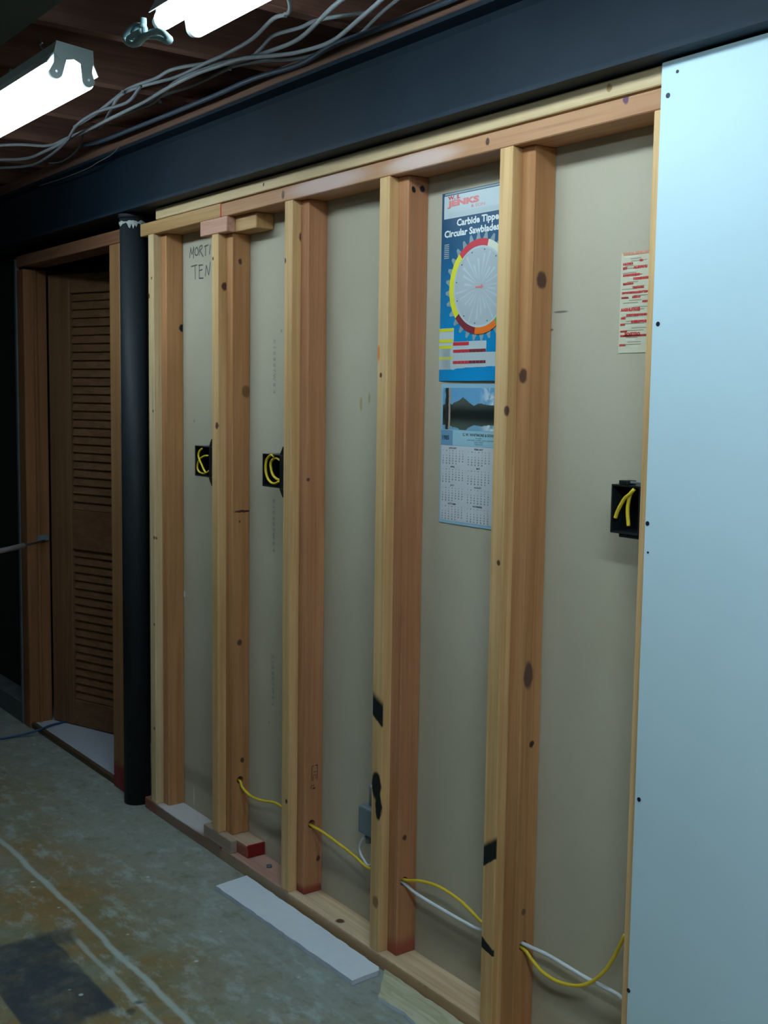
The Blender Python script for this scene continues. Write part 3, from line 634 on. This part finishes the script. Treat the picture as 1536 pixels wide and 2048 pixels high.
# ------------------------------------------------------------------ posters on the board
BL1 = None
t = NT('poster_blue_print', .28, .5)
X, Yc, Z = t.xyz()
col = t.mix(t.ramp(Z, 1.47, 1.80), (.0, .25, .55), (.012, .075, .16))     # printed colour fade, dark at the top
BLUEP = t.out(col)
INKS = [BLUEP, flat('print_pale', (.50, .58, .60), .35), flat('print_red', (.60, .03, .05), .4), flat('print_yellow', (.74, .70, .03), .4), flat('print_maroon', (.20, .02, .03), .4),
        flat('print_orange', (.85, .17, .01), .4), flat('print_green', (.13, .36, .06), .4), flat('print_grey', (.24, .33, .36), .4), flat('print_white', (.80, .86, .86), .4), flat('print_midgrey', (.42, .48, .51), .4),
        flat('print_salmon', (.72, .20, .20), .4), flat('print_cream', (.72, .72, .58), .4), flat('print_navy', (.02, .05, .11), .35)]
poster = thing('sawblade_poster', 'glossy blue poster with a circular saw blade chart, pinned behind the studs', 'poster', (1.53, .08, 1.427))
def sheet_mesh(x0, x1, z0, z1, y, curl, nx=10, nz=24):
    vs = []; fs = []
    for j in range(nz+1):
        for i in range(nx+1):
            u, v = i/nx, j/nz
            c = curl*max(0, 1-v/.07)*math.sin(math.pi*min(1, u*1.1))
            vs.append((x0+(x1-x0)*u, y-c, z0+(z1-z0)*v))
    for j in range(nz):
        for i in range(nx): a = j*(nx+1)+i; fs.append([a, a+1, a+nx+2, a+nx+1])
    me = bpy.data.meshes.new('sheet'); me.from_pydata(vs, [], fs); return me
me = sheet_mesh(1.3765, 1.692, 1.427, 1.848, .0820, .004); o = link('poster_sheet', me, BLUEP, poster, smooth=True)
y1, y2, y3, y4, y5 = .0815, .0811, .0807, .0803, .0799
P = Print()
P.rect(1.381, 1.8415, 1.691, 1.8475, y1, 12); P.rect(1.387, 1.8425, 1.685, 1.8460, y2, 7)
P.rect(1.3855, 1.790, 1.685, 1.8405, y3, 1)
P.text('W. S.', 1.400, 1.8315, .0110, y4, 2, sx=1.7, bold=.0005); P.text('JENKS', 1.402, 1.8165, .0175, y4, 10, sx=2.2, bold=.0010)
P.text('& SON', 1.478, 1.8065, .0090, y4, 10, sx=1.8)
for k in range(3): P.rect(1.40, 1.794+k*.0035, 1.60, 1.7946+k*.0035, y4, 9)
P.build('poster_header', INKS, poster, 'white header panel with red lettering')
for words, xx, zz, nm in (('Carbide Tipped', 1.430, 1.7715, 'title_line'), ('Circular Sawblades', 1.3875, 1.7495, 'title_line')):
    P = Print(); P.text(words, xx, zz, .0205, y2, 8, sx=1.17, bold=.0007); P.build(nm, INKS, poster, 'white title lettering')
P = Print()
for k in range(8): P.rect(1.388, 1.732-k*.0042, 1.405, 1.7338-k*.0042, y2, 9)
o = P.build('small_print', INKS, poster); o['kind'] = 'stuff'
P = Print(); cx, cz = 1.513, 1.6325
nT = 28
for k in range(nT):
    a = 360/nT*k; a0, a1, a2 = [math.radians(a+d) for d in (0, 5.5, 10)]
    P.poly([(cx+.101*math.cos(a0), cz+.101*math.sin(a0)), (cx+.118*math.cos(a1-.05), cz+.118*math.sin(a1-.05)), (cx+.118*math.cos(a1), cz+.118*math.sin(a1)), (cx+.101*math.cos(a2), cz+.101*math.sin(a2))], y1, 7)
P.ring(cx, cz, 0.0005, .0895, 0, 360, y2, 9, 48)
for k in range(24):
    a = 15*k+(k*7 % 5); P.ring(cx, cz, .014+.006*(k % 3), .082-.010*(k % 4), a+1.5, a+5+(k*5 % 4), y3, 1, 4)
P.ring(cx, cz, .084, .0895, 0, 360, y3, 1, 48)
for a0, a1, ci in ((75, 133, 2), (133, 219, 3), (219, 262, 4), (262, 304, 5), (304, 322, 6), (322, 395, 7), (35, 75, 11)): P.ring(cx, cz, .0885, .1035, a0, a1, y4, ci, 20)
P.rect(cx-.014, cz-.0022, cx+.004, cz+.0018, y4, 10); P.poly([(cx+.004, cz-.006), (cx+.012, cz), (cx+.004, cz+.006)], y4, 10)
for k in range(12):
    a = math.radians(20+30*k); P.rect(cx+.080*math.cos(a)-.002, cz+.080*math.sin(a)-.0012, cx+.080*math.cos(a)+.002, cz+.080*math.sin(a)+.0012, y4, 12)
P.build('blade_chart', INKS, poster, 'grey blade disc in a ring of coloured bands')
def pz(px, py): q = aty(860+px/10.97, 640+py/10.97, .081); return q[0], q[2]
P = Print()
def prect(a, b, y, mi): (x0, z0), (x1, z1) = pz(*a), pz(*b); P.rect(x0, z1, x1, z0, y, mi)
prect((205, 195), (505, 1085), y1, 1); prect((495, 480), (1220, 1085), y1+.0001, 1); prect((1215, 700), (1420, 1075), y1+.0002, 1)
xr = 1.68; z0, z1 = pz(1420, 1080)[1], pz(1420, 700)[1]; P.rect(pz(1215, 800)[0], z0, xr, z1, y1+.0003, 1)
for a, b, c in (((205, 200), (505, 250), 3), ((205, 435), (495, 490), 3), ((205, 572), (490, 625), 3), ((205, 810), (490, 870), 3), ((505, 490), (850, 548), 2), ((505, 655), (860, 708), 2), ((860, 640), (1220, 695), 4), ((500, 900), (850, 955), 2), ((850, 890), (1215, 942), 4)):
    prect(a, b, y2, c)
for k in range(20):
    z = pz(300, 640+k*22)[1]; P.rect(1.386, z, 1.418, z+.0007, y3, 9)
for k in range(9):
    x = 1.43+k*.0125; P.rect(x, pz(0, 1080)[1], x+.0006, pz(0, 715)[1], y3, 9)
P.build('poster_table', INKS, poster, 'pale table with yellow and red header bars')

calo = thing('wall_calendar', 'old wall calendar with a mountain lake photo, hanging under the blue poster', 'calendar', (1.52, .081, 1.102))
CBL = flat('calendar_light_blue', (.30, .52, .66), .5); CBD = flat('calendar_mid_blue', (.16, .33, .50), .5)
me = sheet_mesh(1.386, 1.660, 1.102, 1.421, .0822, .0); link('calendar_sheet', me, CBL, calo, smooth=True)
t = NT('lake_photo_print', .35, .5); X, Yc, Z = t.xyz()
nz = t.noise(25, 5, stretch=(1, 1, 1)); nb = t.noise(70, 4)
mid = 1.352; zz = t.ma('ABSOLUTE', t.ma('SUBTRACT', Z, mid+.0))          # reflection is symmetrical about the shore
rid = t.ma('ADD', t.ma('MULTIPLY', t.ma('SUBTRACT', nz, .5), .022), t.ma('SUBTRACT', .0235, t.ma('MULTIPLY', t.ma('ABSOLUTE', t.ma('SUBTRACT', X, 1.462)), .0)))
peak = t.ma('MAXIMUM', 0., t.ma('SUBTRACT', .016, t.ma('MULTIPLY', t.ma('ABSOLUTE', t.ma('SUBTRACT', X, 1.462)), .42)))
hill = t.ma('ADD', t.ma('MULTIPLY', rid, 1.), peak)
sky = t.mix(t.ramp(Z, 1.31, 1.40), (.20, .40, .55), (.14, .38, .62))
cloud = t.ma('MULTIPLY', t.ramp(X, 1.515, 1.56), t.ramp(t.ma('ADD', nb, t.ma('MULTIPLY', nz, .5)), .62, .85))
sky = t.mix(cloud, sky, (.75, .82, .85))
mtn = t.mix(t.ramp(zz, .004, .03), (.008, .012, .012), (.10, .125, .105)); mtn = t.mix(t.ma('MULTIPLY', nb, .5), mtn, (.02, .035, .03))
col = t.mix(t.ramp(t.ma('SUBTRACT', hill, zz), -.0008, .0008), sky, mtn)
tr = t.ma('ABSOLUTE', t.ma('SUBTRACT', t.ma('ADD', X, t.ma('MULTIPLY', t.ma('SUBTRACT', nb, .5), .012)), 1.410))
col = t.mix(t.ramp(tr, .011, .005), col, (.025, .03, .025))
tr2 = t.ma('ABSOLUTE', t.ma('SUBTRACT', t.ma('ADD', X, t.ma('MULTIPLY', t.ma('SUBTRACT', nb, .5), .006)), 1.4165))
col = t.mix(t.ramp(tr2, .0045, .002), col, (.42, .33, .28))
LAKE = t.out(col)
CI = [flat('calendar_paper', (.60, .62, .66), .6), flat('calendar_ink', (.10, .13, .15), .6), LAKE, CBD, flat('calendar_navy_ink', (.02, .07, .12), .6), flat('calendar_band', (.34, .58, .68), .5)]
cy1, cy2, cy3 = .0818, .0815, .0812
P = Print(); P.rect(1.393, 1.3175, 1.653, 1.4115, cy1, 2); P.build('lake_photo', CI, calo, 'printed photo of a mountain lake')
P = Print(); P.rect(1.388, 1.2815, 1.430, 1.3155, cy1, 3); P.rect(1.430, 1.2815, 1.658, 1.3155, cy1, 5)
P.text('1985', 1.392, 1.294, .0135, cy2, 4, sx=.95, bold=.0006)
P.text('C. W. WHITMORE & SONS', 1.465, 1.3045, .0082, cy2, 1, sx=1.1, bold=.0003)
for k, (tx, sz) in enumerate((('BUILDERS', .0042), ('HARDWARE  LUMBER  PAINTS  MILLWORK  TOOLS  SUPPLIES', .0040), ('MAIN STREET', .0042), ('TELEPHONE', .0042))):
    P.text(tx, 1.52 if k != 1 else 1.546, 1.2985-k*.0045, sz, cy2, 1, 'CENTER', 1.2)
P.build('calendar_heading', CI, calo, 'pale blue band with the year and a shop name')
P = Print(); P.rect(1.3905, 1.1085, 1.6555, 1.2805, cy1, 0)
import calendar as _c
names = ['JANUARY', 'FEBRUARY', 'MARCH', 'APRIL', 'MAY', 'JUNE', 'JULY', 'AUGUST', 'SEPTEMBER', 'OCTOBER', 'NOVEMBER', 'DECEMBER']
glyph = {n: text_mesh(str(n), .0042, 'CENTER', 1.05, .00012) for n in range(1, 32)}; glyph.update({d: text_mesh(d, .0036, 'CENTER', 1.0, .0001) for d in 'SMTWF'})
for mth in range(12):
    cx_, cz_ = 1.394+.0885*(mth % 3), 1.2745-.0425*(mth//3)
    P.text(names[mth], cx_+.038, cz_-.001, .0052, cy2, 1, 'CENTER', 1.2, .0002)
    for d in range(7):
        v, f = glyph['SMTWTFS'[d]]; P.add([(cx_+.004+d*.0115+a, cy2, cz_-.0068+b) for a, b in v], f, 1)
    wk = _c.Calendar(6).monthdayscalendar(1985, mth+1)
    for r, row in enumerate(wk):
        for d, n in enumerate(row):
            if n: v, f = glyph[n]; P.add([(cx_+.004+d*.0115+a, cy2, cz_-.0128-r*.0057+b) for a, b in v], f, 1)
    P.rect(cx_-.002, cz_-.0372, cx_+.084, cz_-.0370, cy2, 5)
P.build('month_tables', CI, calo, 'white panel with twelve small month tables')

note = thing('printed_notice', 'cream leaflet with red lettering taped beside the drywall sheet', 'notice', (1.97, .082, 1.479))
NI = [flat('notice_cream', (.60, .57, .42), .7), flat('notice_red', (.62, .04, .035), .6), flat('notice_dark', (.24, .20, .14), .6), flat('notice_salmon', (.66, .28, .17), .6), flat('notice_white', (.70, .74, .66), .6)]
P = Print(); P.rect(1.9185, 1.4785, 2.055, 1.667, .0826, 0); P.build('notice_sheet', NI, note)
P = Print(); rr = random.Random(5)
def nq(cx, cy): q = aty(1230+cx/9.3125, 490+cy/9.309, .0822); return q[0], q[2]
for a, b, c in (((150, 150), (640, 200), 3), ((150, 340), (330, 380), 1), ((150, 420), (240, 460), 1), ((460, 265), (550, 300), 1), ((350, 390), (640, 435), 1), ((150, 550), (440, 590), 1), ((340, 605), (620, 645), 1), ((150, 715), (320, 745), 1),
                ((330, 780), (520, 810), 1), ((130, 880), (610, 915), 1), ((120, 975), (250, 1000), 1), ((320, 955), (480, 985), 1), ((510, 1030), (600, 1060), 1), ((110, 1180), (490, 1240), 1), ((110, 1350), (200, 1385), 1), ((210, 1290), (610, 1325), 1),
                ((300, 1405), (600, 1450), 1), ((100, 1470), (180, 1500), 1), ((100, 1600), (200, 1625), 1), ((100, 1680), (600, 1710), 1), ((180, 1630), (480, 1700), 1), ((80, 1850), (190, 1880), 1)):
    (xa, za), (xb, zb) = nq(a[0], (a[1]+b[1])/2), nq(b[0], (a[1]+b[1])/2); hgt = (b[1]-a[1])/9.3*.00092
    n_ = max(2, int((xb-xa)/(hgt*.75)))
    P.text(''.join(rr.choice('AEILMNORST') for _ in range(n_)), xa, za-hgt/2, hgt*1.35, .0821, c, sx=1.0, bold=.0006)
for k in range(40):
    cy = 220+k*43; z = nq(300, cy)[1]; xa = 1.922+rr.random()*.03; P.rect(xa, z, min(1.99, xa+.02+rr.random()*.03), z+.0012, .0823, 2 if k % 3 else 4)
P.build('notice_lettering', NI, note, 'rows of small red and dark lettering')

# ------------------------------------------------------------------ door closer, cords, scraps
cl = thing('door_closer', 'silver tube of a door closer reaching left from the door jamb', 'door closer', (-1.165, .06, .78))
b0 = Vector(atx(88, 1079, -1.1645)); 
box('bracket', (-1.1655, b0.y-.03, b0.z-.004), (-1.155, b0.y+.018, b0.z+.020), GALV, cl, .001)
p1 = Vector(aty(48, 1091, -.06)); p2 = Vector(aty(0, 1102, -.17)); d = (p2-p1)
tube('rod', [b0+Vector((.006, 0, -.004)), p1], .0045, plain('dark_rod', (.10, .12, .13), .4, .6), cl, smooth=False)
tube('closer_tube', [p1, p2, p2+d*1.5], .0105, CHROME, cl, seg=14, smooth=False)
P = [(-2.3, -.62, .0045), (-1.8, -.30, .0045), (-1.35, -.33, .0045), atz(-60, 1488, .0045), atz(0, 1478, .0045), atz(36, 1471, .008), atz(62, 1465, .019), atz(82, 1458, .0285), atz(104, 1450, .0265), (-1.11, .17, .0245)]
o = tube('extension_cord', P, .0042, BLUEC); tag(rebase(o, P[0]), 'blue cord running over the threshold into the louvred door opening', 'cord')

def slab(name, pts, th, mat, emat, label, cat, jag=0., seed=1):
    """thin sheet lying on the floor: outline in x,y with slightly broken edges"""
    rr = random.Random(seed); out = []
    for i, p in enumerate(pts):
        q = pts[(i+1) % len(pts)]; L = math.hypot(q[0]-p[0], q[1]-p[1]); n = max(1, int(L/.02)) if jag else 1
        for k in range(n):
            t_ = k/n; nx, ny = (q[1]-p[1])/L, -(q[0]-p[0])/L; j = rr.uniform(-jag, jag) if 0 < k else 0
            out.append((p[0]+(q[0]-p[0])*t_+nx*j, p[1]+(q[1]-p[1])*t_+ny*j))
    n = len(out); vs = [(x, y, .0006) for x, y in out]+[(x, y, th) for x, y in out]
    fs = [list(range(n)), [i+n for i in range(n)][::-1]]+[[i, i+n, (i+1) % n+n, (i+1) % n] for i in range(n)]
    me = bpy.data.meshes.new(name); me.from_pydata(vs, [], fs)
    bm = bmesh.new(); bm.from_mesh(me); bmesh.ops.recalc_face_normals(bm, faces=bm.faces); bm.to_mesh(me); bm.free()
    o = link(name, me, [mat, emat]); me.polygons.foreach_set('material_index', [0, 0]+[1]*n)
    c = (sum(p[0] for p in out)/n, sum(p[1] for p in out)/n, 0)
    return tag(rebase(o, c), label, cat)
GYP = plain('gypsum_edge', (.62, .66, .76), .85, 0, .2, .12, 120, .3)
slab('drywall_scrap', [(.668, -.116), (1.322, -.103), (1.318, -.022), (1.304, -.012), (.656, -.009)], .0127, DRYSCRAP, GYP, 'white strip of drywall lying on the floor along the sole plate', 'drywall scrap', .0016)
t = NT('tan_board_face', .8, .2)
wv = t.noise(1, 5, stretch=(6, 34, 6), rough=.6, dist=1.2)
TANB = t.out(t.mix(t.ramp(wv, .35, .65), (.50, .50, .36), (.37, .36, .23)))
slab('board_scrap', [(1.316, -.004), (1.412, -.0935), (1.5, -.083), (1.62, -.105), (2.15, -.17), (2.2, -.004)], .010, TANB, GYP, 'tan wood-grained board scrap with a broken white edge at the bottom', 'board scrap', .002, 4)
